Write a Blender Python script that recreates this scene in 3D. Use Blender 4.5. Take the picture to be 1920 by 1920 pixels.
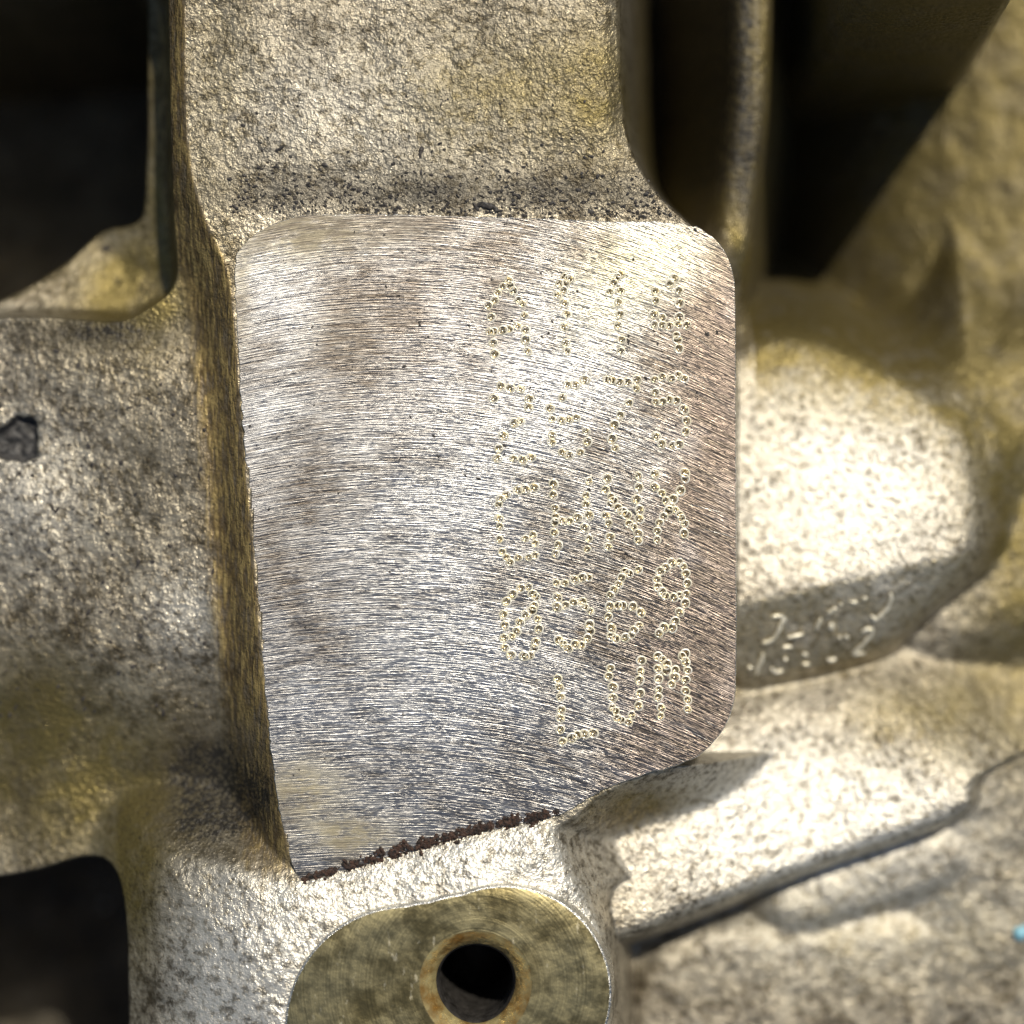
import bpy, math, random
import numpy as np

# ------------------------------------------------------------------ scale
S = 3e-5            # one layout unit (u) is 0.03 mm; the pad is about 28 mm wide
D = 4000.0          # camera height above the pad, in u (120 mm)
rnd = random.Random(7)
nrs = np.random.RandomState(11)

scene = bpy.context.scene
for o in list(bpy.data.objects):
    bpy.data.objects.remove(o)

# ------------------------------------------------------------------ camera
cam_d = bpy.data.cameras.new('camera')
cam = bpy.data.objects.new('camera', cam_d)
scene.collection.objects.link(cam)
cam.location = (0, 0, D * S)
cam_d.sensor_width = 36
cam_d.lens = 36 * D / 1920
cam_d.clip_start = 0.005
cam_d.clip_end = 10
cam_d.dof.use_dof = True
cam_d.dof.focus_distance = (D + 12) * S
cam_d.dof.aperture_fstop = 11.5
scene.camera = cam

# ------------------------------------------------------------------ sky, sun, exposure
SUN_AZ, SUN_EL = 62.0, 57.0      # azimuth counted from +X towards +Y (up in the picture)
w = bpy.data.worlds.new('World'); scene.world = w; w.use_nodes = True
nt = w.node_tree
sky = nt.nodes.new('ShaderNodeTexSky'); sky.sky_type = 'NISHITA'; sky.sun_disc = False
sky.sun_elevation = math.radians(SUN_EL); sky.sun_rotation = math.radians(90 - SUN_AZ)
bg = nt.nodes['Background']; bg.inputs['Strength'].default_value = 0.05
nt.links.new(sky.outputs[0], bg.inputs['Color'])
sd_ = bpy.data.lights.new('sun', 'SUN'); sd_.energy = 3.2; sd_.angle = math.radians(0.55)
sd_.color = (1.0, 0.93, 0.80)
sun = bpy.data.objects.new('sun', sd_); scene.collection.objects.link(sun)
sun.rotation_euler = (0, math.radians(90 - SUN_EL), math.radians(SUN_AZ))
sun.location = (0.05, 0.1, 0.2)
vs = scene.view_settings
vs.view_transform = 'Standard'; vs.look = 'None'; vs.gamma = 1; vs.use_curve_mapping = False
vs.exposure = 0.5

# ------------------------------------------------------------------ helpers
def link(o): scene.collection.objects.link(o); return o

def W(px, py, z=0.0):
    """photo pixel seen at height z -> layout coordinates"""
    k = (D - z) / D
    return (px - 960) * k, (960 - py) * k

def poly(pts, z):
    return np.array([W(x, y, z) for x, y in pts], float)

def smooth_poly(p, n=3):
    for _ in range(n):                       # Chaikin corner cutting
        q = np.roll(p, -1, 0)
        p = np.stack([p * .75 + q * .25, p * .25 + q * .75], 1).reshape(-1, 2)
    return p

def sdf(p, X, Y):
    """signed distance to closed polygon (negative inside)"""
    d2 = np.full(X.shape, 1e18); ins = np.zeros(X.shape, bool)
    n = len(p)
    for i in range(n):
        ax, ay = p[i]; bx, by = p[(i + 1) % n]
        ex, ey = bx - ax, by - ay
        wx, wy = X - ax, Y - ay
        t = np.clip((wx * ex + wy * ey) / (ex * ex + ey * ey + 1e-9), 0, 1)
        d2 = np.minimum(d2, (wx - ex * t) ** 2 + (wy - ey * t) ** 2)
        if abs(ey) > 1e-9:
            c = ((ay <= Y) != (by <= Y)) & (X < ax + (Y - ay) / ey * ex)
            ins ^= c
    d = np.sqrt(d2)
    return np.where(ins, -d, d)

def sdf_grid(p, X, Y, c=3):
    """signed distance on a coarser grid, interpolated back to the fine one"""
    n = X.shape[0]; m = (n - 1) // c + 2
    x0, st = X[0, 0], X[0, 1] - X[0, 0]
    g = x0 + st * c * np.arange(m); CX, CY = np.meshgrid(g, g)
    d = sdf(p, CX, CY); i = np.arange(n) // c; u = (np.arange(n) % c) / c
    r = d[i] * (1 - u)[:, None] + d[i + 1] * u[:, None]
    return r[:, i] * (1 - u)[None] + r[:, i + 1] * u[None]

def smax(a, b, k):
    h = np.clip(.5 + .5 * (a - b) / k, 0, 1)
    return b + (a - b) * h + k * h * (1 - h)
def smin(a, b, k): return -smax(-a, -b, k)
def sstep(a, b, x):
    t = np.clip((x - a) / (b - a), 0, 1); return t * t * (3 - 2 * t)
def softplus(x, k): return np.where(x > 20 * k, x, k * np.log1p(np.exp(np.clip(x / k, -50, 20))))

def vnoise(X, Y, cell, seed):
    r = np.random.RandomState(seed); T = r.rand(512, 512)
    fx, fy = X / cell + 1000.3, Y / cell + 1000.7
    ix, iy = np.floor(fx).astype(int), np.floor(fy).astype(int)
    u, v = fx - ix, fy - iy
    u = u * u * u * (u * (6 * u - 15) + 10); v = v * v * v * (v * (6 * v - 15) + 10)
    g = lambda i, j: T[i % 512, j % 512]
    a = g(ix, iy) * (1 - u) + g(ix + 1, iy) * u
    b = g(ix, iy + 1) * (1 - u) + g(ix + 1, iy + 1) * u
    return (a * (1 - v) + b * v) * 2 - 1
def fbm(X, Y, cell, seed, oct=3):
    s = 0; a = 1; t = 0
    for i in range(oct):
        c, sn = math.cos(.7 * i), math.sin(.7 * i)
        s = s + a * vnoise(X * c - Y * sn, X * sn + Y * c, cell / 2 ** i, seed + i); t += a; a *= .55
    return s / t

# ------------------------------------------------------------------ materials
class NT:
    def __init__(self, name):
        self.m = bpy.data.materials.new(name); self.m.use_nodes = True
        self.t = self.m.node_tree; self.b = self.t.nodes['Principled BSDF']
    def n(self, typ, **kw):
        nd = self.t.nodes.new(typ)
        for k, v in kw.items(): setattr(nd, k, v)
        return nd
    def l(self, a, b): self.t.links.new(a, b)
    def val(self, sock, v):
        if hasattr(v, 'is_output'): self.l(v, sock)
        else: sock.default_value = v
    def math(self, op, a, b=0.0, clamp=False):
        nd = self.n('ShaderNodeMath', operation=op); nd.use_clamp = clamp
        self.val(nd.inputs[0], a); self.val(nd.inputs[1], b); return nd.outputs[0]
    def mix(self, f, a, b, blend='MIX'):
        nd = self.n('ShaderNodeMix', data_type='RGBA', blend_type=blend)
        self.val(nd.inputs[0], f); self.val(nd.inputs[6], a); self.val(nd.inputs[7], b); return nd.outputs[2]
    def ramp(self, x, lo, hi, a=0.0, b=1.0):
        nd = self.n('ShaderNodeMapRange', interpolation_type='SMOOTHSTEP')
        self.val(nd.inputs[0], x)
        for i, v in enumerate((lo, hi, a, b)): self.val(nd.inputs[i + 1], v)
        return nd.outputs[0]
    def noise(self, vec, scale, detail=3.0, rough=.55, dist=0.0):
        nd = self.n('ShaderNodeTexNoise'); self.l(vec, nd.inputs['Vector'])
        nd.inputs['Scale'].default_value = scale; nd.inputs['Detail'].default_value = detail
        nd.inputs['Roughness'].default_value = rough; nd.inputs['Distortion'].default_value = dist
        return nd.outputs['Fac']
    def vor(self, vec, scale, feature='F1'):
        nd = self.n('ShaderNodeTexVoronoi', feature=feature); self.l(vec, nd.inputs['Vector'])
        nd.inputs['Scale'].default_value = scale; return nd.outputs['Distance']
    def map(self, vec, scale=(1, 1, 1), rot=(0, 0, 0), loc=(0, 0, 0)):
        nd = self.n('ShaderNodeMapping'); self.l(vec, nd.inputs['Vector'])
        nd.inputs['Scale'].default_value = scale; nd.inputs['Rotation'].default_value = rot
        nd.inputs['Location'].default_value = loc; return nd.outputs[0]
    def objvec(self):
        tc = self.n('ShaderNodeTexCoord'); return self.map(tc.outputs['Object'], (1 / S, 1 / S, 1 / S))
    def bump(self, h, strength, dist, normal=None):
        nd = self.n('ShaderNodeBump'); self.l(h, nd.inputs['Height'])
        nd.inputs['Strength'].default_value = strength; nd.inputs['Distance'].default_value = dist * S
        if normal is not None: self.l(normal, nd.inputs['Normal'])
        return nd.outputs[0]
    def attr(self, name):
        nd = self.n('ShaderNodeAttribute', attribute_name=name); return nd.outputs

def cast_material():
    k = NT('cast_aluminium'); v = k.objvec()
    a = k.attr('stain_and_shade'); sep = k.n('ShaderNodeSeparateColor'); k.l(a['Color'], sep.inputs[0])
    olive, brown, grime_shade = sep.outputs
    clean = k.attr('clean')['Fac']
    big = k.noise(v, 1 / 85, 5, .7); mid = k.noise(v, 1 / 17, 3, .65); fine = k.noise(v, 1 / 6, 2, .6)
    vv = k.map(v, (1, .14, .3), (0, 0, math.radians(-4))); streak = k.noise(vv, 1 / 8, 3, .65)
    mixn = k.math('ADD', k.math('MULTIPLY', mid, .42), k.math('MULTIPLY', big, .58))
    base = k.mix(k.ramp(mixn, .36, .64), (.072, .056, .034, 1), (.47, .415, .315, 1))
    base = k.mix(k.math('MULTIPLY', clean, k.ramp(mid, .34, .56, .25, 1)), base, (.66, .63, .555, 1))
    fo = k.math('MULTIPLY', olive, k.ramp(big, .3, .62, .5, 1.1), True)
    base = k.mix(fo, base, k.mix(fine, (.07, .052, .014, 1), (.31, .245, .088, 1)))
    fb = k.math('MULTIPLY', brown, k.ramp(streak, .32, .62, .6, 1.15), True)
    base = k.mix(fb, base, k.mix(k.ramp(streak, .42, .64), (.105, .066, .022, 1), (.36, .265, .105, 1)))
    fg = k.math('MULTIPLY', grime_shade, k.ramp(k.math('ADD', mid, fine), .7, 1.2, .45, 1.2), True)
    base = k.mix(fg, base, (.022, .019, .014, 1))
    # dirt sitting in the pores of the casting
    pore = k.math('MULTIPLY', k.ramp(k.math('ADD', k.math('MULTIPLY', fine, .6), k.math('MULTIPLY', mid, .5)), .40, .52, .7, 0), k.ramp(clean, 0, 1, 1, .3))
    base = k.mix(pore, base, (.055, .046, .03, 1))
    k.l(base, k.b.inputs['Base Color'])
    k.val(k.b.inputs['Metallic'], k.ramp(k.math('ADD', fg, fb), 0, 1.0, .68, .3))
    k.val(k.b.inputs['Roughness'], k.ramp(fine, .3, .7, .52, .28))
    k.b.inputs['Specular IOR Level'].default_value = .35
    h = k.math('ADD', k.math('MULTIPLY', k.noise(v, 1 / 10, 3, .62), 7.5), k.math('MULTIPLY', fine, 2.6))
    h = k.math('ADD', h, k.math('MULTIPLY', k.math('MULTIPLY', streak, brown), 10))
    k.l(k.bump(h, .6, 1.0), k.b.inputs['Normal'])
    return k.m

def pad_material():
    k = NT('milled_aluminium')
    uv = k.n('ShaderNodeUVMap', uv_map='grain').outputs[0]      # u runs along the cutter marks, in layout units
    v = k.objvec()
    big = k.noise(k.map(uv, (1 / 210, 1 / 90, 1)), 1, 3, .6); mid = k.noise(k.map(uv, (1 / 60, 1 / 26, 1)), 1, 3, .65)
    s1 = k.noise(k.map(uv, (1 / 85, 1 / 2.6, 1)), 1, 3, .62, 0)
    s3 = k.noise(k.map(uv, (1 / 13, 1 / 4.6, 1), (0, 0, 0), (13, 5, 0)), 1, 2, .6, 0)
    sc = k.noise(k.map(k.map(uv, (1, 1, 1), (0, 0, math.radians(-13))), (1 / 150, 1 / 3.0, 1), (0, 0, 0), (31, 2, 0)), 1, 1, .6)
    scr = k.ramp(sc, .73, .78)
    ln = k.noise(k.map(k.map(uv, (1, 1, 1), (0, 0, math.radians(3))), (1 / 240, 1 / 2.6, 1), (0, 0, 0), (71, 12, 0)), 1, 2, .6)
    scr = k.math('MAXIMUM', scr, k.ramp(ln, .64, .74, 0, .8))
    l2 = k.noise(k.map(k.map(uv, (1, 1, 1), (0, 0, math.radians(24))), (1 / 190, 1 / 2.6, 1), (0, 0, 0), (17, 44, 0)), 1, 1, .6)
    scr = k.math('MAXIMUM', scr, k.ramp(l2, .70, .77, 0, .7))
    tan = k.attr('tan')['Fac']; warm = k.attr('warm')['Fac']; gold = k.attr('gold')['Fac']
    base = k.mix(k.ramp(k.math('ADD', k.math('MULTIPLY', s1, .7), k.math('MULTIPLY', mid, .4)), .36, .70), (.36, .35, .335, 1), (.70, .69, .67, 1))
    base = k.mix(k.math('MULTIPLY', warm, .75), base, k.mix(s1, (.15, .10, .075, 1), (.66, .44, .33, 1)))
    base = k.mix(k.math('MULTIPLY', gold, k.ramp(s3, .3, .6, .4, .9)), base, (.82, .75, .45, 1))
    tf = k.math('MULTIPLY', tan, k.ramp(k.math('ADD', mid, k.math('MULTIPLY', s3, .5)), .5, .9, .25, 1.1), True)
    base = k.mix(tf, base, (.50, .44, .29, 1))
    s4 = k.noise(k.map(uv, (1 / 60, 1 / 9, 1), (0, 0, 0), (3, 55, 0)), 1, 3, .6, 0)
    dirt = k.ramp(k.math('ADD', k.math('MULTIPLY', s4, .6), k.math('MULTIPLY', big, .6)), .42, .62, .55, 0)
    base = k.mix(dirt, base, (.115, .095, .075, 1))
    film_sheen = k.attr('film_sheen')['Fac']
    ff = k.math('MULTIPLY', film_sheen, k.ramp(k.math('ADD', s1, k.math('MULTIPLY', s4, .6)), .55, 1.0, 1.1, .6), True)
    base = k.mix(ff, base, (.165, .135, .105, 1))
    base = k.mix(k.math('MULTIPLY', scr, .7), base, (.9, .87, .80, 1))
    k.l(base, k.b.inputs['Base Color'])
    k.val(k.b.inputs['Metallic'], k.ramp(tf, 0, 1, .95, .5))
    k.val(k.b.inputs['Roughness'], k.math('ADD', k.ramp(mid, .3, .7, .32, .42), k.math('MULTIPLY', tf, .15)))
    k.b.inputs['Anisotropic'].default_value = .8
    tg = k.n('ShaderNodeTangent', direction_type='UV_MAP', uv_map='grain'); k.l(tg.outputs[0], k.b.inputs['Tangent'])
    h = k.math('ADD', k.math('MULTIPLY', s1, 1.15), k.math('MULTIPLY', s3, .35))
    h = k.math('ADD', h, k.math('MULTIPLY', scr, .8))
    k.l(k.bump(h, .9, 1.0), k.b.inputs['Normal'])
    return k.m

def simple(name, c1, c2, cell, metallic, r1, r2, bump=.5, bd=3, detail=3, aniso=None):
    k = NT(name); v = k.objvec()
    n = k.noise(v, 1 / cell, detail, .6)
    k.l(k.mix(k.ramp(n, .32, .68), c1 + (1,), c2 + (1,)), k.b.inputs['Base Color'])
    k.b.inputs['Metallic'].default_value = metallic
    k.val(k.b.inputs['Roughness'], k.ramp(k.noise(v, 1.7 / cell, 2), .3, .7, r1, r2))
    k.l(k.bump(k.noise(v, 2.2 / cell, 3), bump, bd), k.b.inputs['Normal'])
    return k.m

M_cast = cast_material()
M_pad = pad_material()
M_edge = simple('bright_edge', (.55, .53, .48), (.92, .90, .85), 7, 1.0, .18, .4, .8, 3)
M_rim = simple('punched_rim', (.90, .80, .55), (.98, .94, .82), 9, .35, .25, .4, .2, .8)  # pale colour paints the glint on the burr
M_dot = simple('punched_bowl', (.48, .41, .26), (.76, .69, .52), 9, .95, .17, .28, .2, .8)  # darker colour than the rim paints the shade inside each pit
def face_material():
    k = NT('oily_machined_face'); v = k.objvec()
    c = W(892, 1846, 44)
    d = k.n('ShaderNodeVectorMath', operation='LENGTH'); k.l(k.map(v, (1, 1, 0), (0, 0, 0), (-c[0], -c[1], 0)), d.inputs[0])
    cmb = k.n('ShaderNodeCombineXYZ'); k.l(d.outputs['Value'], cmb.inputs[0])
    ring = k.noise(cmb.outputs[0], 1 / 3.5, 3, .7); warp = k.noise(v, 1 / 30, 4, .65); big = k.noise(v, 1 / 120, 3, .6)
    base = k.mix(k.ramp(k.math('ADD', k.math('MULTIPLY', big, .7), k.math('MULTIPLY', warp, .3)), .36, .62), (.19, .155, .07, 1), (.34, .295, .16, 1))
    base = k.mix(k.ramp(ring, .4, .62, .35, 0), base, (.08, .065, .03, 1))
    scuff = k.ramp(k.noise(k.map(v, (1, .35, 1), (0, 0, .6)), 1 / 16, 4, .7), .62, .70)
    base = k.mix(k.math('MULTIPLY', scuff, .75), base, (.66, .58, .38, 1))
    k.l(base, k.b.inputs['Base Color']); k.b.inputs['Metallic'].default_value = .85
    k.val(k.b.inputs['Roughness'], k.ramp(warp, .3, .7, .30, .5))
    h = k.math('ADD', k.math('MULTIPLY', ring, 1.4), k.math('MULTIPLY', warp, 3))
    k.l(k.bump(h, .6, 1.0), k.b.inputs['Normal']); return k.m
M_face = face_material()
M_amber = simple('amber_oil_film', (.24, .13, .03), (.46, .38, .18), 40, .55, .2, .4, .6, 5, 5)
M_dark = simple('dark_bore', (.02, .018, .016), (.05, .045, .04), 20, .3, .5, .8)  # near-black colour for the bore wall
M_grit = simple('black_grit', (.012, .011, .011), (.05, .042, .036), 8, 0.0, .5, .9)
M_rust = simple('rust_crumb', (.003, .003, .0025), (.06, .028, .016), 7, 0.0, .6, .95, .6, 3, 4)
M_blue = simple('pale_blue_paint', (.16, .38, .48), (.30, .55, .63), 14, 0.0, .4, .6)
M_pit = simple('sooty_pit', (.02, .02, .02), (.075, .07, .065), 12, .2, .5, .8)
M_flake = simple('grey_flake', (.38, .38, .36), (.6, .6, .56), 8, .2, .5, .7)
M_mark = simple('cast_mark_metal', (.62, .57, .43), (.85, .80, .66), 9, .5, .3, .45, .4, 2)

# ------------------------------------------------------------------ outlines (photo pixels)
PAD = [(441, 500), (447, 470), (470, 444), (505, 424), (545, 408), (585, 402), (800, 404), (1000, 411), (1180, 416),
       (1262, 418), (1300, 424), (1338, 444), (1362, 476), (1375, 515), (1378, 560), (1379, 900), (1380, 1280),
       (1374, 1325), (1358, 1365), (1332, 1398), (1300, 1422), (1262, 1436), (1212, 1448), (1165, 1466), (1128, 1482),
       (1098, 1500), (1062, 1522), (1030, 1532), (958, 1546), (860, 1568), (740, 1602), (620, 1638), (563, 1654),
       (556, 1640), (541, 1590), (520, 1500), (507, 1380), (497, 1280), (488, 1160), (474, 980), (461, 860), (450, 700), (443, 580)]
BODY_UP = [(347, -400), (347, 150), (356, 320), (392, 430), (437, 520), (447, 700), (470, 950), (490, 1200), (521, 1500), (560, 1660),
           (1050, 1560), (1128, 1480), (1300, 1420), (1368, 1300), (1370, 900), (1368, 560), (1340, 470), (1282, 412), (1240, 375),
           (1208, 335), (1186, 290), (1174, 240), (1163, 150), (1150, -400)]
BODY_LO = [(300, 1590), (420, 1620), (560, 1648), (740, 1602), (860, 1568), (958, 1546), (1030, 1532), (1048, 1560), (1062, 1620),
           (1098, 1678), (1135, 1740), (1150, 1850), (1150, 2300), (280, 2300), (275, 1760), (270, 1660)]
POCK_UP = [(279, -90), (279, 150), (277, 300), (272, 395), (262, 415), (236, 426), (188, 430), (160, 455), (126, 492), (60, 535), (0, 568), (-60, 585), (-420, 600), (-420, -20), (-60, -40), (120, -60)]
SHELF = [(300, -90), (304, 150), (309, 420), (320, 500), (312, 536), (284, 558), (240, 584), (210, 588), (120, 580), (30, 578), (-420, 606), (-420, -20), (-60, -40), (120, -60)]
POCK_LO = [(-420, 1668), (-40, 1650), (40, 1640), (100, 1622), (150, 1606), (195, 1606), (225, 1628), (238, 1670), (244, 1730), (248, 1800), (250, 2300), (-420, 2300)]
LUG_A = [(1300, 740), (1370, 660), (1430, 625), (1500, 618), (1570, 640), (1690, 700), (1780, 820), (1828, 960), (1812, 1050), (1766, 1120), (1715, 1195), (1660, 1240), (1580, 1266), (1300, 1332)]
LUG_B = [(1060, 1715), (1150, 1590), (1220, 1480), (1320, 1415), (1470, 1345), (1640, 1318), (1740, 1385), (1838, 1490), (1822, 1526), (1720, 1565), (1600, 1606), (1400, 1672), (1140, 1757), (1060, 1784)]
LUG_C = [(1420, 1700), (1480, 1640), (1640, 1580), (1790, 1560), (1815, 1610), (1760, 1660), (1600, 1715), (1480, 1750)]
LUG_D = [(1180, 1800), (1300, 1745), (1480, 1735), (1690, 1720), (1760, 1770), (1760, 2300), (1180, 2300)]
RIB = [(1366, -420), (1376, 150), (1364, 250), (1352, 360), (1336, 480), (1326, 640), (1450, 690), (1440, 640), (1404, 590), (1398, 555), (1408, 470), (1426, 330), (1449, 150), (1462, -420)]
SHADE_BLOCK_L = [(-420, -420), (-420, -60), (-60, -70), (120, -90), (345, -130), (345, -420)]
SHADE_BLOCK_R = [(1635, -420), (1635, -34), (1700, -28), (1905, -32), (1930, -60), (1950, -420)]  # both outlines are added out of view to shape the shadows
PIT = [(-20, 822), (6, 808), (20, 801), (32, 792), (44, 781), (55, 786), (70, 784), (83, 795), (79, 812), (84, 826), (76, 842), (90, 855), (72, 861), (56, 868), (40, 862), (22, 864), (4, 850), (-20, 846)]

# ------------------------------------------------------------------ the casting as one height field
STEP = 4.0; HALF = 1416.0
ax = np.arange(-HALF, HALF + .1, STEP); NX = len(ax)
X, Y = np.meshgrid(ax, ax)              # row = y
IX, IY = 960 + X / 1.03, 960 - Y / 1.03   # photo position for shallow features
JX, JY = 960 + X / 1.10, 960 - Y / 1.10   # for the deep ones

pads = smooth_poly(poly(PAD, 0), 2)
s_pad = sdf_grid(pads, X, Y)
s_up = sdf_grid(smooth_poly(poly(BODY_UP, -15), 2), X, Y)
s_lo = sdf_grid(smooth_poly(poly(BODY_LO, 0), 2), X, Y)
s_pu = sdf_grid(smooth_poly(poly(POCK_UP, -250), 2), X, Y)
s_sh = sdf_grid(smooth_poly(poly(SHELF, -140), 2), X, Y)
s_pl = sdf_grid(smooth_poly(poly(POCK_LO, -170), 2), X, Y)
s_a = sdf_grid(smooth_poly(poly(LUG_A, -235), 2), X, Y)
s_b = sdf_grid(smooth_poly(poly(LUG_B, -205), 2), X, Y)
s_c = sdf_grid(smooth_poly(poly(LUG_C, -350), 2), X, Y)
s_d = sdf_grid(smooth_poly(poly(LUG_D, -360), 2), X, Y)
s_r = sdf_grid(smooth_poly(poly(RIB, -230), 1), X, Y)
s_dl = sdf_grid(poly(SHADE_BLOCK_L, -20), X, Y)
s_dr = sdf_grid(poly(SHADE_BLOCK_R, 200), X, Y)
s_pit = sdf_grid(poly(PIT, -190), X, Y)

# right-hand wall: steep beside the rib, flattening to the right and towards the bottom
t = np.maximum(JX - 1405, 0)
wall = -1050 + 640 * (1 - np.exp(-t / 190)) - 40 * sstep(900, 100, JY)
low = -355 - 50 * np.exp(-((JY - 1350 + .25 * (JX - 1500)) / 60) ** 2) + 30 * np.sin(JX / 130.0) - .05 * np.maximum(JY - 1200, 0)
right = wall + (low - wall) * sstep(560, 800, JY + .25 * (JX - 1600))
mid_gap = -900 + 250 * sstep(500, 760, JY)
right = np.where(JX < 1405, mid_gap + (low - mid_gap) * sstep(560, 800, JY), right)
# left-hand web
web = -95 - .11 * np.maximum(420 - IX, 0) - 70 * sstep(1150, 1480, IY) * sstep(560, 330, IX) * 0.9 + 22 * fbm(X, Y, 330, 3, 2)
web = web - 10 * sstep(700, 590, IY)
z = np.where(X < -200, web, right)
# lugs
def above(p0, p1, zc):
    (x0, y0), (x1, y1) = W(*p0, zc), W(*p1, zc)
    return ((Y - y0) * (x1 - x0) - (X - x0) * (y1 - y0)) / math.hypot(x1 - x0, y1 - y0)   # positive above the line in the picture
dA = above((1380, 1132), (1770, 1046), -195)
topA = smin(-193 - .16 * np.maximum(dA, -50), -193 + .40 * dA, 8)
slA = .6 + 1.6 * sstep(800, 640, JY) * sstep(1820, 1640, JX) + .9 * sstep(820, 1040, JY) + 2.4 * sstep(1150, 1240, JY + .25 * (JX - 1500))
fA = topA - slA * softplus(s_a, 16)
dB = above((1140, 1757), (1828, 1518), -205)
topB = -205 + 95 * sstep(1560, 1130, JX) - .22 * np.maximum(dB, 0)
slB = .6 + 3.4 * sstep(60, 10, dB)
fB = topB - slB * softplus(s_b, 10)
fC = -335 - 1.6 * softplus(s_c, 12)
fD = -345 - 1.6 * softplus(s_d, 14)
fR = -230 - 110 * sstep(470, 640, JY) - 5.0 * softplus(s_r, 7)
for f, kk in ((fD, 25), (fC, 25), (fB, 18), (fA, 22), (fR, 18)):
    z = np.where(X > -200, smax(z, f, kk), z)
# upright body carrying the pad, above and beside it
left_side = sstep(700, 560, IX)
topU = -9 + 6 * left_side - .018 * np.maximum(400 - IY, 0) + 5 * fbm(X, Y, 140, 21, 2)
topU = topU - 26 * sstep(1120, 1185, IX) * sstep(330, 240, IY)
slU = 7.0 + (1.35 - 7.0) * left_side
slU = np.where(IX > 1000, np.where(IY > 1425, 1.5, 7.0), slU)
kU = np.where(IX < 700, 10.0, 4.0)
fU = topU - slU * np.maximum(softplus(s_up, kU) - .7 * kU, 0)
z = smax(z, fU, 26)
# lower body: climbs from the foot of the pad towards the bolt boss
dist_in = np.maximum(-s_lo, 0)
topL = -4 + 46 * (1 - np.exp(-dist_in / 85.0)) - 55 * sstep(560, 300, IX) + 4 * fbm(X, Y, 70, 33, 2)
fL = topL - np.where(IX > 960, 1.6 + 4.5 * sstep(1640, 1720, IY), .95) * softplus(s_lo, 6)
z = smax(z, fL, 16)
# unseen blocks added above the frame to throw shadow into the recesses
z = smax(z, -20 - 4 * softplus(s_dl, 8), 20)
z = smax(z, 200 - 12 * softplus(s_dr, 8), 20)
# pockets
z = smin(z, -250 - .35 * np.maximum(-s_sh, 0) + 7.0 * softplus(s_sh, 5), 9)
z = smin(z, np.maximum(-1120, -190 + 14.0 * s_pu), 22)
z = smin(z, np.maximum(-1120, -140 + 14.0 * s_pl), 30)
z = np.where(s_pit < 4, z - (24 + 7 * fbm(X, Y, 18, 301, 2)) * sstep(5, -9, s_pit), z)
# seat under the machined pad
z = np.where(s_pad < -5, np.minimum(z, -30), z)
hxy = W(892, 1846, 30)
z = np.where((X - hxy[0]) ** 2 + (Y - hxy[1]) ** 2 < 112 ** 2, np.minimum(z, -420), z)
# sand-cast relief
rough = fbm(X, Y, 60, 51, 2) * 2.6 + fbm(X, Y, 12, 61, 2) * .8
deep = np.clip((-z - 200) / 250, 0, 1)
rough = rough * (1 + .3 * deep) + deep * fbm(X, Y, 46, 71, 2) * 3
z = z + rough * np.where(s_pad < 0, 0, 1)

# stains of the casting: oil varnish (olive), burnt oil on the flank (brown), soot plus shade painted into the recesses (grime_shade)
nz = fbm(X, Y, 120, 91, 3)
blob = lambda cx, cy, rx, ry, a=1.0: a * np.exp(-(((IX - cx) / rx) ** 2 + ((IY - cy) / ry) ** 2))
jblob = lambda cx, cy, rx, ry, a=1.0: a * np.exp(-(((JX - cx) / rx) ** 2 + ((JY - cy) / ry) ** 2))
olive = .06 * sstep(420, 380, IY) + blob(1000, 190, 240, 110, .7) + blob(1130, 180, 70, 160, .5) + blob(420, 180, 70, 200, .35) + blob(240, 520, 150, 130, 1.2) + blob(285, 250, 30, 300, 1.0) + sstep(14, -14, s_pu) * .5
olive += blob(40, 1400, 130, 170, 1.0) + blob(220, 1480, 240, 180, .85) + blob(240, 900, 150, 200, .15) + blob(260, 1650, 40, 150, .9)
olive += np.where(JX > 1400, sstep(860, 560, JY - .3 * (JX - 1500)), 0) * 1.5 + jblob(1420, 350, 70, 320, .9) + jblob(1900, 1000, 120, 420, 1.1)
olive += np.where(dA < 0, 1, 0) * sstep(30, -10, s_a) * .55 + jblob(1700, 1330, 120, 70, .8) + jblob(1180, 1470, 90, 40, 1.2) + jblob(1650, 1740, 400, 110, .4)
olive += np.where((JX > 1000) & (JX < 1400) & (JY < 700), .7, 0) * sstep(30, 90, s_up)
brown = sstep(-6, 6, s_up) * sstep(118, 70, s_up) * sstep(600, 540, IX) * sstep(1660, 1560, IY)
brown = np.maximum(brown, jblob(1160, 1490, 70, 30, .6)) + jblob(1520, 1180, 200, 70, .25)
grime_shade = blob(415, 1475, 130, 130, 1.3) + blob(900, 376, 480, 36, .38) + .28 * sstep(430, 390, IY) * sstep(300, 400, IX) * (JX < 1200) + blob(200, 625, 170, 40, .8) + blob(300, 880, 90, 90, .35) + blob(60, 1290, 110, 90, .35) + blob(20, 1500, 40, 140, .6)
grime_shade += jblob(1500, 350, 120, 260, .25) + np.where(JX > 1400, 1, 0) * (.3 * sstep(780, 560, JY - .25 * (JX - 1500))) + sstep(14, -14, s_pu) * .55 + sstep(14, -14, s_pl) * .8 + .9 * sstep(1420, 1380, JX) * sstep(1000, 1100, JX) * sstep(40, 160, s_up) * sstep(500, 330, JY) + np.where(s_pit < 1, 1.2, 0)  # recess terms paint shade into the colour, on top of soot
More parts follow.
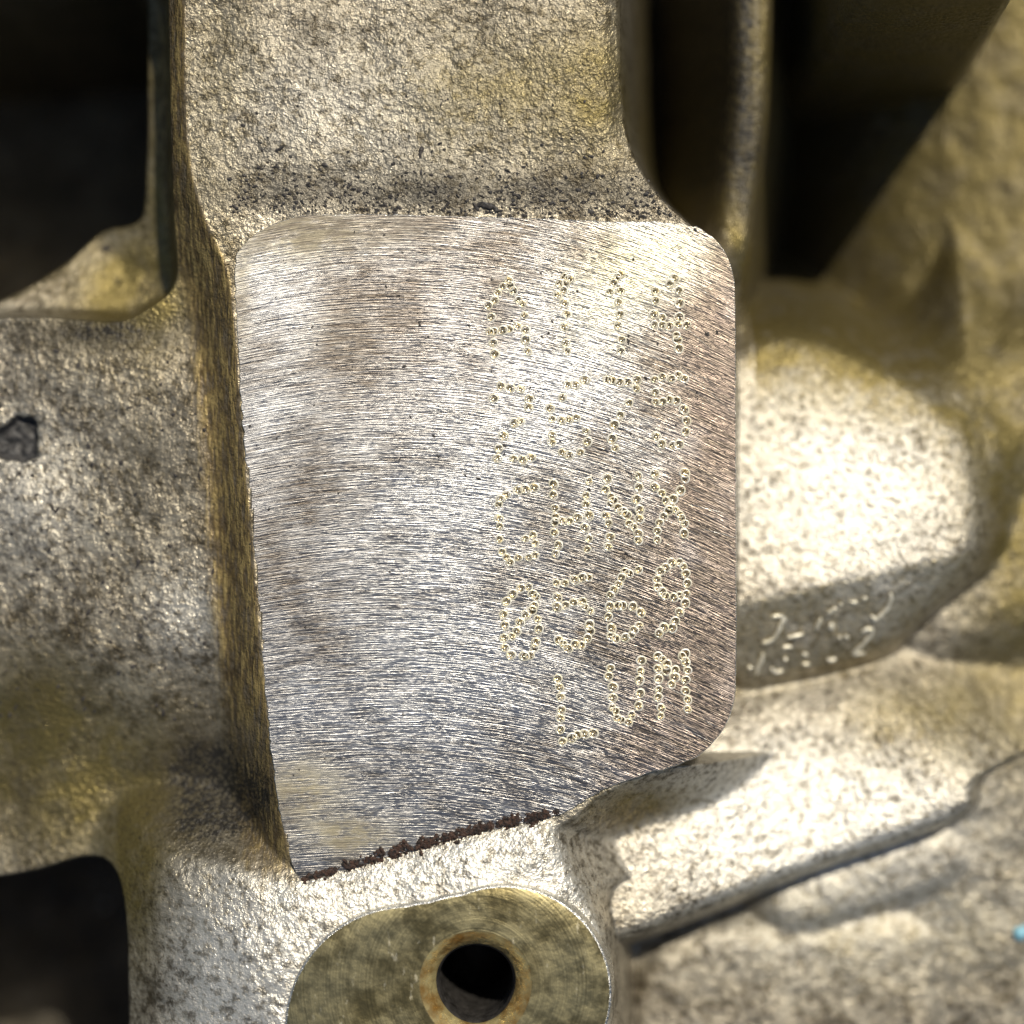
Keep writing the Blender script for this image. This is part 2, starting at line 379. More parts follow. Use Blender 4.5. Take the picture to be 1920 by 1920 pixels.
clean = np.where(dA < 0, 1, 0) * sstep(30, -10, s_a) * .35 + sstep(10, -25, s_lo) * sstep(270, 430, IX) + jblob(1560, 900, 240, 260, 1.0) + jblob(1480, 1510, 330, 130, 1.3) + jblob(1600, 1720, 330, 100, .75) + blob(680, 230, 300, 140, .45) + blob(350, 1150, 70, 80, .6) + blob(60, 920, 150, 140, .45)
cl = lambda a: np.clip(a * (1 + .35 * nz), 0, 1)
olive, brown, grime_shade, clean = cl(olive), cl(brown), cl(grime_shade), np.clip(clean, 0, 1)

def height_at(x, y):
    i = int(round((y + HALF) / STEP)); j = int(round((x + HALF) / STEP))
    return float(z[max(0, min(NX - 1, i)), max(0, min(NX - 1, j))])
def surf(px, py, z0=-20.0):
    for _ in range(12):
        x, y = W(px, py, z0); z1 = height_at(x, y); z0 = .5 * (z0 + z1)
    x, y = W(px, py, z0); return x, y, height_at(x, y)

# ------------------------------------------------------------------ engine block and its parts
BASE = -1160.0
block = link(bpy.data.objects.new('engine_block', None))
block.location = (0, 0, BASE * S); block.empty_display_size = .01
block['label'] = 'stained cast aluminium engine block with a machined pad of dot-punched characters'
block['category'] = 'engine block'

def make(name, verts, faces, mat, parent=block, label=None, smooth=True, local=None):
    me = bpy.data.meshes.new(name)
    me.from_pydata([tuple(v) for v in np.asarray(verts, float) * S], [], faces)
    if smooth: me.polygons.foreach_set('use_smooth', [True] * len(me.polygons))
    me.materials.append(mat)
    o = link(bpy.data.objects.new(name, me))
    if parent is not None:
        o.parent = parent
        if parent is block: o.location = (0, 0, -BASE * S)
    if label: o['label'] = label
    return o

# region of every cell decides the part it belongs to
cell = lambda a: .25 * (a[:-1, :-1] + a[1:, :-1] + a[:-1, 1:] + a[1:, 1:])
reg = np.zeros((NX - 1, NX - 1), int)
cX = cell(X); cIY = cell(IY); cIX = cell(IX)
reg[(cX < -200)] = 1                                   # web
reg[cell(s_sh) < 0] = 9
reg[cell(s_pu) < 6] = 2
reg[cell(s_pl) < 4] = 3
m = (cell(s_up) < 95) & (cIX < 700) & (cell(s_sh) > 0); reg[m & (cell(s_up) >= 0)] = 10
reg[cell(s_up) < np.where(cIX > 900, 60, 0)] = 4
reg[cell(s_lo) < 0] = 5
reg[(cell(s_a) < 4) & (reg == 0)] = 6
reg[(cell(s_b) < 4) & (reg == 0)] = 7
reg[(cell(s_c) < 6) & (reg == 0)] = 11
reg[(cell(s_d) < 6) & (reg == 0)] = 12
reg[(cell(s_r) < 18) & ((reg == 0) | (reg == 6)) & (cell(JY) < 660)] = 8
reg[cell(s_pit) < 1] = 13
PARTS = {0: ('back_wall', 'olive-stained rough wall deep behind the pad on the right'), 1: ('web', 'grey pitted cast web left of the machined pad'),
         2: ('recess', 'dark deep recess at the upper left'), 3: ('recess', 'dark deep recess at the lower left'),
         4: ('column', 'speckled grey cast column above the pad'), 5: ('lower_column', 'bright silvery cast surface below the pad'),
         6: ('lug', 'pale rounded lug with a tan lower face and cast marks'), 7: ('lug', 'pale slanting lug below the tan-faced one'),
         8: ('rib', 'narrow olive upright rib right of the column'), 9: ('ledge', 'olive three-cornered ledge at the edge of the dark recess'),
         10: ('flank', 'brown oil-stained flank along the left edge of the pad'), 11: ('lug', 'small blurred lug under the slanting lug'),
         12: ('lug', 'blurred lug at the bottom edge'), 13: ('pit', 'dark grey pit in the web')}
gx = np.gradient(z, STEP, axis=1); gy = np.gradient(z, STEP, axis=0)
NRM = np.stack([-gx, -gy, np.ones_like(z)], -1); NRM /= np.linalg.norm(NRM, axis=-1, keepdims=True)
vid = np.arange(NX * NX).reshape(NX, NX)
P = np.stack([X, Y, z], -1).reshape(-1, 3); NF = NRM.reshape(-1, 3)
COL = np.stack([olive, brown, grime_shade, np.ones_like(z)], -1).reshape(-1, 4); CLN = clean.reshape(-1)
part_obj = {}
for r, (nm, lab) in PARTS.items():
    ii, jj = np.nonzero(reg == r)
    if len(ii) == 0: continue
    q = np.stack([vid[ii, jj], vid[ii, jj + 1], vid[ii + 1, jj + 1], vid[ii + 1, jj]], 1)
    used, inv = np.unique(q, return_inverse=True); q = inv.reshape(-1, 4)
    me = bpy.data.meshes.new(nm)
    me.vertices.add(len(used)); me.vertices.foreach_set('co', (P[used] * S).astype(np.float32).ravel())
    me.loops.add(q.size); me.loops.foreach_set('vertex_index', q.ravel().astype(np.int32))
    me.polygons.add(len(q)); me.polygons.foreach_set('loop_start', np.arange(0, q.size, 4, dtype=np.int32))
    me.polygons.foreach_set('loop_total', np.full(len(q), 4, np.int32))
    me.update(calc_edges=True); me.validate()
    me.polygons.foreach_set('use_smooth', np.ones(len(q), bool))
    me.normals_split_custom_set_from_vertices(NF[used].tolist())
    ca = me.attributes.new('stain_and_shade', 'FLOAT_COLOR', 'POINT'); ca.data.foreach_set('color', COL[used].astype(np.float32).ravel())
    cc = me.attributes.new('clean', 'FLOAT', 'POINT'); cc.data.foreach_set('value', CLN[used].astype(np.float32))
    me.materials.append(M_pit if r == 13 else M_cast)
    o = link(bpy.data.objects.new(nm, me)); o.parent = block; o.location = (0, 0, -BASE * S); o['label'] = lab
    part_obj[r] = o

# ------------------------------------------------------------------ stamped characters: centres of the punched dots
C1 = lambda l: [(880 + x * .23958, 480 + y * .23958) for x, y in l]
C2 = lambda l: [(880 + x * .23958, 860 + y * .23958) for x, y in l]
C3 = lambda l: [(980 + x * .1875, 1180 + y * .1875) for x, y in l]
CH = [
 ('A', C1([(310,190),(262,240),(318,235),(222,288),(345,275),(198,348),(383,345),(148,388),(415,375),(172,480),(430,465),(160,592),(190,590),(262,580),(315,575),(378,548),(440,580),(440,655),(187,680),(455,748),(198,770)])),
 ('1', C1([(745,165),(785,180),(705,215),(755,215),(740,270),(690,305),(745,368),(760,455),(740,555),(755,685),(760,745)])),
 ('1', C1([(1185,140),(1160,165),(1130,210),(1100,285),(1185,275),(1170,365),(1180,455),(1165,545),(1190,655),(1185,745)])),
 ('4', C1([(1605,175),(1570,215),(1640,270),(1460,275),(1455,350),(1645,370),(1445,455),(1510,480),(1640,478),(1450,537),(1510,542),(1565,550),(1640,537),(1700,542),(1620,620),(1628,658),(1640,725)])),
 ('2', C1([(248,1020),(318,1035),(400,1042),(190,1115),(468,1120),(465,1185),(400,1295),(352,1305),(268,1405),(230,1505),(222,1585),(345,1585),(415,1598),(485,1578)])),
 ('6', C1([(905,968),(828,1008),(770,1010),(730,1110),(632,1195),(645,1275),(722,1285),(780,1280),(838,1268),(915,1370),(925,1455),(650,1400),(643,1460),(730,1540),(780,1558),(870,1535)])),
 ('7', C1([(1080,970),(1120,970),(1178,990),(1240,990),(1312,970),(1305,1040),(1248,1150),(1180,1245),(1135,1320),(1115,1430),(1140,1505)])),
 ('5', C1([(1450,965),(1512,945),(1585,960),(1635,935),(1680,960),(1455,1065),(1460,1140),(1512,1140),(1570,1125),(1620,1135),(1680,1200),(1700,1290),(1690,1375),(1465,1410),(1505,1470),(1590,1480),(1640,1475)])),
 ('G', C2([(510,225),(440,240),(380,248),(290,280),(245,315),(228,360),(230,470),(240,530),(235,630),(255,730),(290,775),(320,810),(385,775),(465,770),(515,760),(515,665),(500,600),(437,625)])),
 ('H', C2([(660,200),(658,285),(670,385),(675,455),(670,495),(725,485),(785,490),(848,460),(935,445),(665,580),(698,675),(675,745),(935,175),(915,290),(912,360),(905,540),(935,625),(922,710)])),
 ('N', C2([(1078,155),(1065,245),(1110,300),(1128,328),(1100,355),(1165,385),(1200,415),(1230,440),(1068,450),(1088,505),(1250,510),(1285,535),(1322,585),(1322,640),(1100,612),(1085,690),(1325,135),(1325,225),(1308,318),(1332,400),(1330,470)])),
 ('X', C2([(1450,120),(1452,222),(1505,270),(1540,332),(1575,370),(1615,400),(1645,435),(1662,468),(1685,510),(1680,585),(1685,110),(1690,155),(1652,250),(1595,318),(1560,405),(1520,450),(1488,500),(1470,565),(1470,635)])),
 ('8', C2([(465,1005),(405,1015),(338,1060),(290,1120),(268,1220),(280,1305),(495,1062),(525,1082),(505,1152),(490,1188),(440,1225),(397,1283),(372,1350),(335,1393),(272,1405),(280,1480),(325,1535),(430,1545),(475,1540),(510,1485),(520,1440),(545,1335),(535,1258)])),
 ('5', C2([(680,975),(745,975),(825,950),(885,930),(930,930),(688,1085),(688,1160),(752,1150),(815,1125),(885,1120),(905,1160),(948,1195),(940,1300),(945,1345),(925,1405),(700,1420),(735,1450),(770,1485),(830,1455),(880,1462)])),
 ('6', C2([(1325,872),(1252,897),(1218,883),(1190,930),(1170,985),(1132,1025),(1105,1065),(1098,1155),(1165,1150),(1200,1150),(1278,1155),(1342,1205),(1088,1238),(1112,1328),(1110,1388),(1145,1410),(1220,1398),(1268,1380),(1290,1340),(1328,1305)])),
 ('9', C2([(1645,810),(1585,815),(1675,845),(1540,850),(1495,880),(1693,900),(1468,945),(1705,975),(1475,1003),(1508,1042),(1535,1074),(1602,1085),(1650,1070),(1695,1060),(1690,1130),(1645,1200),(1610,1270),(1590,1325),(1523,1322),(1485,1365)])),
 ('L', C3([(350,495),(368,580),(380,680),(385,805),(375,890),(375,1000),(398,1125),(490,1085),(545,1055),(622,1045),(705,1040)])),
 ('U', C3([(878,385),(858,470),(905,575),(898,685),(895,782),(930,815),(945,890),(985,905),(1055,930),(1090,855),(1160,765),(1172,640),(1168,510),(1178,415),(1185,310)])),
 ('M', C3([(1350,270),(1395,300),(1440,350),(1440,410),(1490,550),(1520,475),(1525,405),(1595,270),(1622,243),(1630,325),(1650,410),(1630,505),(1628,615),(1650,705),(1650,800),(1350,395),(1358,495),(1360,600),(1355,680),(1385,785),(1380,870)])),
]
DOT_R = 7.0
dots = [[(px - 960, 960 - py, DOT_R * rnd.uniform(.86, 1.12)) for px, py in pts] for _, pts in CH]

# ------------------------------------------------------------------ machined pad
G = 2.0
x0, x1, y0, y1 = pads[:, 0].min() - 4, pads[:, 0].max() + 4, pads[:, 1].min() - 4, pads[:, 1].max() + 4
gxs = np.arange(x0, x1, G); gys = np.arange(y0, y1, G)
# ragged burr along the outline
def densify(p, h):
    out = []
    for i in range(len(p)):
        a, b = p[i], p[(i + 1) % len(p)]; n = max(1, int(np.linalg.norm(b - a) / h))
        out += [a + (b - a) * k / n for k in range(n)]
    return np.array(out)
ol = densify(pads, 3.0)
tn = np.roll(ol, -1, 0) - np.roll(ol, 1, 0); tn /= np.linalg.norm(tn, axis=1)[:, None]
nrm = np.stack([tn[:, 1], -tn[:, 0]], 1)
area = .5 * np.sum(ol[:, 0] * np.roll(ol[:, 1], -1) - np.roll(ol[:, 0], -1) * ol[:, 1])
if area < 0: nrm = -nrm
jit = fbm(ol[:, 0], ol[:, 1], 16, 5, 3) * 2.0 + fbm(ol[:, 0], ol[:, 1], 5, 6, 2) * 1.2
jit = jit * np.where(ol[:, 0] > 380, .3, 1.4)
ol = ol + nrm * jit[:, None]
GX, GY = np.meshgrid(gxs, gys); ol2 = ol[::2]
sp = sdf(poly(PAD, 0), GX, GY); near = np.abs(sp) < 14
sp[near] = sdf(ol2, GX[near], GY[near])
inside = sp < -.6
keep = inside[:-1, :-1] | inside[1:, :-1] | inside[:-1, 1:] | inside[1:, 1:]
ii, jj = np.nonzero(keep)
ids = np.arange(GX.size).reshape(GX.shape)
q = np.stack([ids[ii, jj], ids[ii, jj + 1], ids[ii + 1, jj + 1], ids[ii + 1, jj]], 1)
used, inv = np.unique(q, return_inverse=True); q = inv.reshape(-1, 4)
PX, PY = GX.ravel()[used].copy(), GY.ravel()[used].copy(); outm = ~inside.ravel()[used]
idx = np.nonzero(outm)[0]
for i in idx:                                   # snap the rim on to the outline
    dd = (ol2[:, 0] - PX[i]) ** 2 + (ol2[:, 1] - PY[i]) ** 2; b = int(np.argmin(dd)); best = None
    for a_, b_ in ((b - 1, b), (b, (b + 1) % len(ol2))):
        A, B = ol2[a_], ol2[b_]; e = B - A; tt = np.clip(((PX[i] - A[0]) * e[0] + (PY[i] - A[1]) * e[1]) / (e @ e + 1e-9), 0, 1)
        c = A + e * tt; d_ = (c[0] - PX[i]) ** 2 + (c[1] - PY[i]) ** 2
        if best is None or d_ < best[0]: best = (d_, c)
    PX[i], PY[i] = best[1]
PZ = .5 * fbm(PX, PY, 150, 8, 2)
for ch in dots:
    for cx, cy, r in ch:
        d2 = (PX - cx) ** 2 + (PY - cy) ** 2
        PZ = np.where(d2 < (.62 * r) ** 2, -9.0, PZ)
me = bpy.data.meshes.new('machined_pad')
me.vertices.add(len(PX)); me.vertices.foreach_set('co', (np.stack([PX, PY, PZ], 1) * S).astype(np.float32).ravel())
me.loops.add(q.size); me.loops.foreach_set('vertex_index', q.ravel().astype(np.int32))
me.polygons.add(len(q)); me.polygons.foreach_set('loop_start', np.arange(0, q.size, 4, dtype=np.int32))
me.polygons.foreach_set('loop_total', np.full(len(q), 4, np.int32))
me.update(calc_edges=True)
me.polygons.foreach_set('use_smooth', np.ones(len(q), bool))
me.normals_split_custom_set_from_vertices([(0, 0, 1)] * len(PX))
# grain: u along the cutter marks (shallow arcs), v across
ppx, ppy = PX + 960, 960 - PY
curv = 1 / 1250.0
fcur = .5 * curv * (ppx - 740) ** 2 * (1 - .55 * sstep(900, 1500, ppy) * sstep(900, 700, ppx))
U_, V_ = ppx, (ppy - fcur)
uvl = me.uv_layers.new(name='grain'); lv = q.ravel()
uvl.data.foreach_set('uv', np.stack([U_[lv], -V_[lv]], 1).astype(np.float32).ravel())
pb = lambda cx, cy, rx, ry, a=1.0: a * np.exp(-(((ppx - cx) / rx) ** 2 + ((ppy - cy) / ry) ** 2))
n1 = fbm(PX, PY, 90, 77, 3)
tan_ = pb(560, 440, 110, 50, 1.1) + pb(640, 620, 60, 60, .3) + pb(560, 1480, 90, 60, .9) + pb(640, 1570, 110, 40, .9) + pb(700, 430, 140, 30, .6) + pb(450, 520, 20, 120, .6)
warm_ = sstep(1200, 1360, ppx + .18 * (ppy - 700)) * .85 + pb(1330, 620, 70, 140, .5) + pb(820, 600, 220, 140, .18)  # reddish tint at right: oil film with a painted reflection of the surroundings
def seg(x0_, y0_, x1_, y1_, w_):
    ex, ey = x1_ - x0_, y1_ - y0_; tt = np.clip(((ppx - x0_) * ex + (ppy - y0_) * ey) / (ex * ex + ey * ey), 0, 1)
    return np.exp(-((ppx - x0_ - ex * tt) ** 2 + (ppy - y0_ - ey * tt) ** 2) / w_ ** 2)
band = np.maximum.reduce([seg(1240, 480, 1010, 700, 110), seg(1010, 700, 800, 1000, 150), seg(800, 1000, 830, 1230, 190), .75 * seg(500, 520, 500, 800, 90), .6 * seg(560, 1300, 700, 1500, 120)])  # reflected sheen band, painted in as lighter metal
film_sheen_ = np.clip(.86 - .86 * band + .26 * sstep(1000, 1300, ppx + .22 * (ppy - 900)) + .14 * np.exp(-(((ppx - 1230) / 150) ** 2 + ((ppy - 560) / 130) ** 2)) - .26 * sstep(1100, 1400, ppy) + .28 * n1, 0, 1)  # oil film at right; other dark zones paint where the reflection dims
gold_ = pb(1230, 480, 120, 75, .85) + pb(1130, 580, 90, 90, .35)
for nm, a in (('tan', tan_), ('warm', warm_), ('gold', gold_), ('film_sheen', film_sheen_)):
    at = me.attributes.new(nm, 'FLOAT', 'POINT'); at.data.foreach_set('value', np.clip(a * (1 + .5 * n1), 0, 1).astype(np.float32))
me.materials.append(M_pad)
pad = link(bpy.data.objects.new('machined_pad', me)); pad.parent = block; pad.location = (0, 0, -BASE * S)
pad['label'] = 'bright milled flat pad with rounded corners and curved tool marks'
# its bevelled edge
rows = [(0, .0), (.9, -.8), (1.8, -3), (4.0, -50)]
ve, fe = [], []
n = len(ol2); nrm2 = nrm[::2] if len(ol2) != len(ol) else nrm
ej = fbm(ol2[:, 0], ol2[:, 1], 9, 15, 2)
for o_, zz in rows:
    for i in range(n):
        k_ = 1 + .5 * ej[i]
        ve.append((ol2[i, 0] + nrm2[i, 0] * o_ * k_, ol2[i, 1] + nrm2[i, 1] * o_ * k_, zz * (1 if zz < -20 else k_)))
for r in range(3):
    for i in range(n):
        a_, b_ = r * n + i, r * n + (i + 1) % n
        fe.append((a_, b_, b_ + n, a_ + n) if area < 0 else (b_, a_, a_ + n, b_ + n))
make('bevelled_edge', ve, fe, M_edge, pad, smooth=False)

# punched dots: a crater with a raised burr, six variants sharing mesh data
def crater(seed):
    r = random.Random(seed); n = 14
    prof = [(1.34, .06), (1.14, .22), (1.0, .34), (.86, .05), (.62, -.55), (.34, -.92)]
    v, f = [], []
    ph = r.uniform(0, 6)
    for k, (rr, zz) in enumerate(prof):
        for i in range(n):
            a = 2 * math.pi * i / n
            j = 1 + .07 * math.sin(2 * a + ph) + r.uniform(-.04, .04)
            v.append((rr * j * math.cos(a), rr * j * math.sin(a), zz + (r.uniform(-.05, .06) if k in (1, 2) else 0)))
    v.append((0, 0, -1.0))
    for k in range(len(prof) - 1):
        for i in range(n):
            a, b = k * n + i, k * n + (i + 1) % n
            f.append((a, b, b + n, a + n))
    for i in range(n): f.append(((len(prof) - 1) * n + i, (len(prof) - 1) * n + (i + 1) % n, len(v) - 1))
    me = bpy.data.meshes.new('dot'); me.from_pydata([(x * S, y * S, z_ * S) for x, y, z_ in v], [], f)
    me.polygons.foreach_set('use_smooth', [True] * len(me.polygons)); me.materials.append(M_rim); me.materials.append(M_dot)
    for p_ in me.polygons:
        if p_.index >= 2 * n: p_.material_index = 1
    return me
craters = [crater(i) for i in range(6)]
for (ch, _), ds in zip(CH, dots):
    kind = 'stamped_number' if ch.isdigit() else 'stamped_letter'
    mx = sum(d[0] for d in ds) / len(ds); my = sum(d[1] for d in ds) / len(ds)
    e = link(bpy.data.objects.new(kind, None)); e.empty_display_size = .001
    e.parent = block; e.location = (mx * S, my * S, -BASE * S); e['label'] = 'dot-punched character ' + ch
    for cx, cy, r in ds:
        o = link(bpy.data.objects.new('dot', rnd.choice(craters)))
        o.parent = e; o.location = ((cx - mx) * S, (cy - my) * S, rnd.uniform(-.1, .25) * S)
        o.scale = (r, r, r); o.rotation_euler = (0, 0, rnd.uniform(0, 6.28))

# ------------------------------------------------------------------ bolt boss at the foot of the column
hx, hy = W(892, 1846, 30)
ZB = 44.0
def hull_r(a):
    best = 0
    for cx, cy, r in ((945, 1862, 199), (880, 1882, 203), (820, 1905, 212), (765, 1930, 228)):
        X0, Y0 = W(cx, cy, ZB); dx, dy = X0 - hx, Y0 - hy
        b_ = dx * math.cos(a) + dy * math.sin(a); c_ = dx * dx + dy * dy - r * r
        disc = b_ * b_ - c_
        if disc > 0: best = max(best, b_ + math.sqrt(disc))
    return best
n = 160; rr = np.array([hull_r(2 * math.pi * i / n) for i in range(n)])
v, f = [], []
prof = [('h', 104, 0.0), ('m', .33, 0), ('m', .66, 0), ('o', -3, 0), ('o', -1, -.8), ('o', 1, -4), ('o', 10, -95)]
for kind, p_, dz in prof:
    for i in range(n):
        a = 2 * math.pi * i / n
        r_ = p_ * (1 + .02 * math.sin(3 * a)) if kind == 'h' else (104 + (rr[i] - 104) * p_ if kind == 'm' else rr[i] + p_)
        v.append((hx + r_ * math.cos(a), hy + r_ * math.sin(a), ZB + dz + (.6 * math.sin(5 * a + r_ * .05) if kind != 'o' else 0)))
for k in range(len(prof) - 1):
    for i in range(n):
        a, b = k * n + i, k * n + (i + 1) % n; f.append((b, a, a + n, b + n))
boss = make('bolt_boss', v, f, M_face, block, 'oily flat boss face with a bolt hole at the bottom')
boss.data.materials.append(M_edge)
for p_ in boss.data.polygons:
    if p_.index >= 3 * n: p_.material_index = 1
    if p_.index >= 5 * n: p_.material_index = 1
v, f = [], []
for r_, dz in ((104, 0), (100, -3), (76, -24), (74, -30)):
    for i in range(n):
        a = 2 * math.pi * i / n; w_ = 1 + .02 * math.sin(3 * a)
        v.append((hx + r_ * w_ * math.cos(a), hy + r_ * w_ * math.sin(a), ZB + dz))
for k in range(3):
    for i in range(n):
        a, b = k * n + i, k * n + (i + 1) % n; f.append((b, a, a + n, b + n))
make('countersink', v, f, M_amber, boss, 'amber oil-stained countersink of the bolt hole')
v, f = [], []
for k in range(26):                              # threaded bore
    for i in range(n // 2):
        a = 4 * math.pi * i / n; w_ = 1 + .02 * math.sin(3 * a)
        v.append((hx + (74 - 5 * (k % 2)) * w_ * math.cos(a), hy + (74 - 5 * (k % 2)) * w_ * math.sin(a), ZB - 30 - 12 * k))
m_ = n // 2
for k in range(25):
    for i in range(m_):
        a, b = k * m_ + i, k * m_ + (i + 1) % m_; f.append((b, a, a + m_, b + m_))
f.append(tuple(25 * m_ + i for i in range(m_)))
make('bolt_hole', v, f, M_dark, boss, 'dark bolt hole')

# ------------------------------------------------------------------ cast marks on the tan face of the lug
K = lambda l: [(1380 + x * .1875, 1050 + y * .1875) for x, y in l]
MARKS = [[(345,590),(385,560),(440,560),(485,590),(445,640),(430,700),(380,780),(330,815),(255,835)],
         [(505,780),(590,760),(680,735)], [(850,580),(820,640),(795,700)], [(915,545),(950,510),(1005,475)],
         [(1030,450),(1060,440)], [(1140,425),(1215,425)], [(1255,405),(1305,375)],
         [(1545,330),(1545,400),(1510,490),(1440,560),(1385,600),(1350,555)],
         [(1250,725),(1310,690),(1360,695),(1350,750),(1260,850),(1160,945),(1220,935),(1290,930)],
         [(1020,785),(1050,765)], [(1085,755),(1125,790)], [(930,640),(970,655),(935,675),(975,695)],
         [(460,880),(520,865),(555,875)], [(270,930),(255,1000),(215,1080),(195,1160)], [(110,1080),(165,1075)],
         [(350,1080),(390,1125),(470,1105)], [(475,995),(510,990)], [(665,930),(720,960)], [(660,1040),(740,1045)], [(910,990),(950,1005),(995,985)]]
for st in MARKS:
    pts = [surf(px, py, -330) for px, py in K(st)]
    v, f = [], []; ns = 8
    dense = []
    for a, b in zip(pts[:-1], pts[1:]):
        for k_ in range(3): dense.append(tuple(a[c] + (b[c] - a[c]) * k_ / 3 for c in range(3)))
    dense.append(pts[-1]); L = len(dense)
    for i, p_ in enumerate(dense):
        a, b = dense[max(0, i - 1)], dense[min(L - 1, i + 1)]
        dx, dy = b[0] - a[0], b[1] - a[1]; q_ = math.hypot(dx, dy) + 1e-6; nx_, ny_ = -dy / q_, dx / q_
        rad = 4.2 * (.55 if i in (0, L - 1) else 1) * rnd.uniform(.8, 1.15)
        for k_ in range(ns):
            an = 2 * math.pi * k_ / ns
            v.append((p_[0] + nx_ * rad * math.cos(an), p_[1] + ny_ * rad * math.cos(an), p_[2] + 2.5 + rad * .9 * math.sin(an)))
    for i in range(L - 1):
        for k_ in range(ns):
            a, b = i * ns + k_, i * ns + (k_ + 1) % ns; f.append((a, b, b + ns, a + ns))
    f.append(tuple(range(ns))[::-1]); f.append(tuple((L - 1) * ns + k_ for k_ in range(ns)))
    o = make('cast_mark', v, f, M_mark, part_obj[6]); o.location = (0, 0, 0)

# ------------------------------------------------------------------ dirt
PADP = poly(PAD, 0)
def in_pad(x, y):
    c = False; x2, y2 = PADP[-1]
    for x1_, y1_ in PADP:
        if (y1_ <= y) != (y2 <= y) and x < x1_ + (y - y1_) / (y2 - y1_) * (x2 - x1_): c = not c
        x2, y2 = x1_, y1_
    return c
ICO = [(0, 0, 1), (.894, 0, .447), (.276, .851, .447), (-.724, .526, .447), (-.724, -.526, .447), (.276, -.851, .447),
       (.724, .526, -.447), (-.276, .851, -.447), (-.894, 0, -.447), (-.276, -.851, -.447), (.724, -.526, -.447), (0, 0, -1)]
ICF = [(0,1,2),(0,2,3),(0,3,4),(0,4,5),(0,5,1),(1,6,2),(2,7,3),(3,8,4),(4,9,5),(5,10,1),(6,7,2),(7,8,3),(8,9,4),(9,10,5),(10,6,1),(11,7,6),(11,8,7),(11,9,8),(11,10,9),(11,6,10)]
def lumps(items):
    v, f = [], []
    for x, y, zz, a, b, c, rot in items:
        o_ = len(v); cr, sr = math.cos(rot), math.sin(rot)
        for p_ in ICO:
            j = rnd.uniform(.62, 1.25)
            px, py, pz = p_[0] * a * j, p_[1] * b * j, p_[2] * c * j
            v.append((x + px * cr - py * sr, y + px * sr + py * cr, zz + pz))
        f += [tuple(o_ + i for i in t_) for t_ in ICF]
    return v, f
def stuff(name, items, mat, label, cat):
    v, f = lumps(items); o = make(name, v, f, mat, None, label, smooth=False)
    o['category'] = cat; o['kind'] = 'stuff'; return o
# rust packed along the foot of the pad
RL = [(566, 1648), (620, 1632), (680, 1614), (740, 1594), (800, 1580), (860, 1562), (915, 1548), (958, 1538), (1005, 1530), (1046, 1518)]
RWd = [3, 7, 9, 13, 13, 9, 9, 11, 11, 3]
it = []
for k_ in range(1700):
    t_ = rnd.random() * (len(RL) - 1.001); i = int(t_); u = t_ - i
    px = RL[i][0] * (1 - u) + RL[i + 1][0] * u; py = RL[i][1] * (1 - u) + RL[i + 1][1] * u
    wd = (RWd[i] * (1 - u) + RWd[i + 1] * u) * (.75 + .5 * math.sin(px * .09) ** 2)
    if vnoise(np.array([px]), np.array([py * 0.0]), 17, 404)[0] < -.28 - .5 * rnd.random() + .25: continue
    py += rnd.gauss(0, .45) * wd + 2; px += rnd.uniform(-3, 3); s_ = rnd.choice((1.0, 1.4, 1.8, 2.4, 3.2, 4.4))
    x, y = W(px, py, 0)
    zz = 0.5 if in_pad(x, y) else height_at(x, y)
    it.append((x, y, max(zz, -4) + s_ * .35, s_ * rnd.uniform(.9, 1.7), s_, s_ * rnd.uniform(.6, 1), rnd.uniform(0, 3.1)))
stuff('rust_crumbs', it, M_rust, 'dark rusty crumbs packed along the lower edge of the pad', 'rust')
it = []
def fleck(px, py, s_, ang=None, el=None):
    x, y = W(px, py, -15)
    zz = 0.2 if in_pad(x, y) else None
    if zz is None: x, y, zz = surf(px, py)
    s_ *= 1.0 if in_pad(x, y) else 1.25
    it.append((x, y, zz + (.3 if in_pad(x, y) else 1.4), s_ * (el or rnd.uniform(.8, 1.9)), s_ * rnd.uniform(.6, 1), s_ * .5, rnd.uniform(0, 3.1) if ang is None else ang))
for k_ in range(680):                              # band of soot above the pad
    px = rnd.uniform(430, 1270); py = 403 - abs(rnd.gauss(0, 52)) + (px - 600) * .015
    if px > 1120 and py < 404 - (1290 - px) * .9: continue
    fleck(px, py, rnd.choice((1.1, 1.4, 1.7, 2.2, 3.0)), rnd.gauss(-.2, .5))
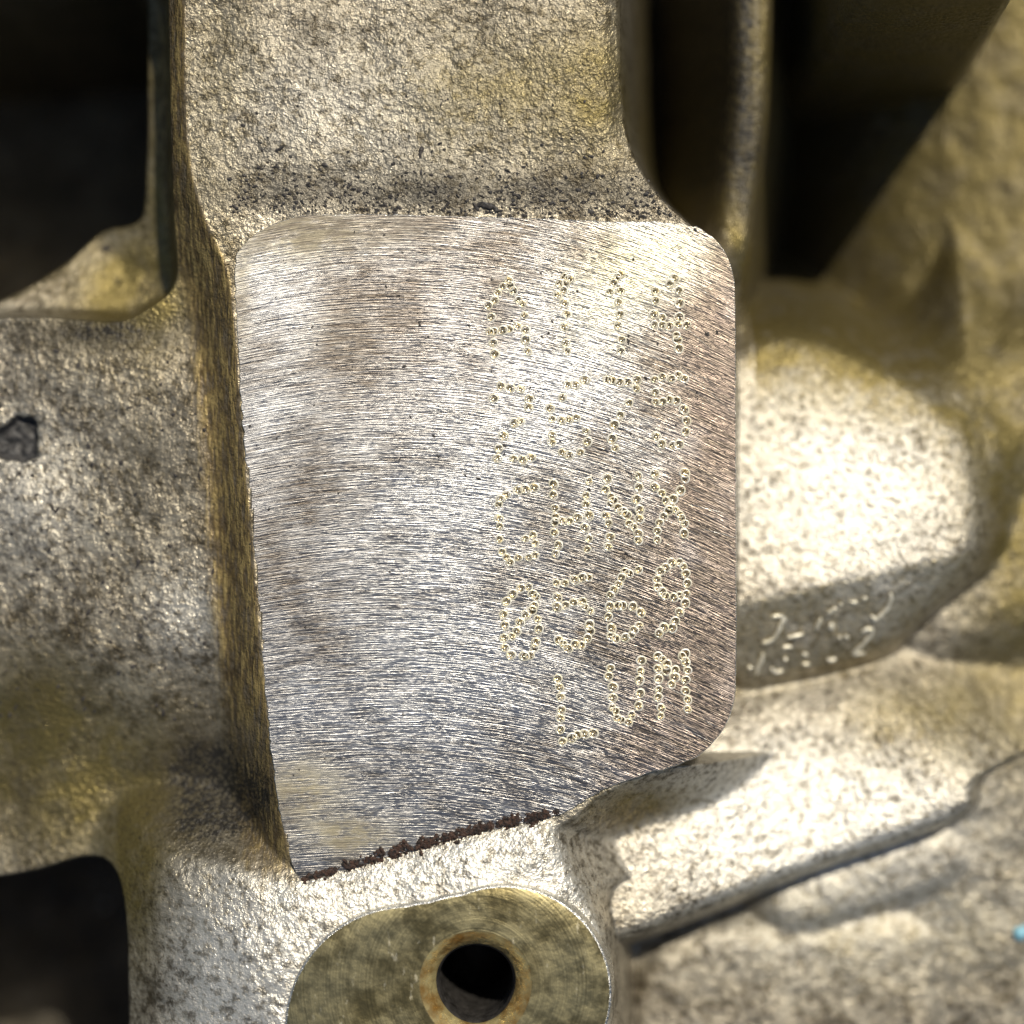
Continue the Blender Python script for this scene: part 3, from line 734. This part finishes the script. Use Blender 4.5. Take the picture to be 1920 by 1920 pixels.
for k_ in range(90): fleck(rnd.uniform(420, 1140), rnd.uniform(150, 350), rnd.choice((.9, 1.2, 1.6, 2.4)))
for k_ in range(130):
    px, py = rnd.uniform(460, 1360), rnd.uniform(430, 1480)
    if rnd.random() < .5: py = 430 + (py - 430) * .5
    fleck(px, py, rnd.choice((1.3, 1.7, 2.2, 3.0)))
for k_ in range(150): fleck(rnd.uniform(0, 400), rnd.uniform(640, 1350), rnd.choice((1.6, 2.2, 3.0, 4.0)))
for px, py, s_ in ((790, 282, 5), (788, 290, 4), (662, 355, 4), (672, 358, 4), (890, 385, 4), (895, 390, 3.5), (946, 423, 3), (950, 421, 2.5), (1060, 1370, 1.5), (748, 556, 3.2), (470, 800, 3.5), (1082, 548, 3.5), (1092, 577, 3), (960, 602, 3), (1177, 642, 4), (1178, 632, 3), (1104, 918, 4), (946, 836, 3), (1325, 628, 4), (880, 612, 3)):
    fleck(px, py, s_)
stuff('grit', it, M_grit, 'fine black grit scattered over the column, the pad and the web', 'grit')
it = []
x, y, zz = surf(917, 387); it = [(x, y, zz + 4, 17, 8, 6, -.22), (x - 16, y + 4, zz + 3, 8, 5, 4, .3), (x + 13, y - 4, zz + 3, 9, 5, 4, -.7)]
v, f = lumps(it); o = make('grit_lump', v, f, M_grit, None, 'largest black lump of grit just above the top edge of the pad', smooth=False); o['category'] = 'grit'
x, y, zz = surf(196, 1697, -600); v, f = lumps([(x, y, zz + 4, 13, 9, 5, .7)])
o = make('flake', v, f, M_flake, None, 'small pale grey flake lying in the dark lower left recess', smooth=False); o['category'] = 'flake'
x, y, zz = surf(200, 466, -240); v, f = lumps([(x, y, zz + 2, 12, 8, 5, -.3)])
o = make('grit_lump', v, f, M_grit, None, 'black lump of grit on the olive ledge beside the upper left recess', smooth=False); o['category'] = 'grit'
x, y, zz = surf(1912, 1750, -450); v, f = lumps([(x, y, zz + 2, 22, 16, 6, 1.3), (x + 12, y + 4, zz + 1, 14, 14, 5, .3)])
o = make('paint_spot', v, f, M_blue, block, 'pale blue paint spot at the lower right')
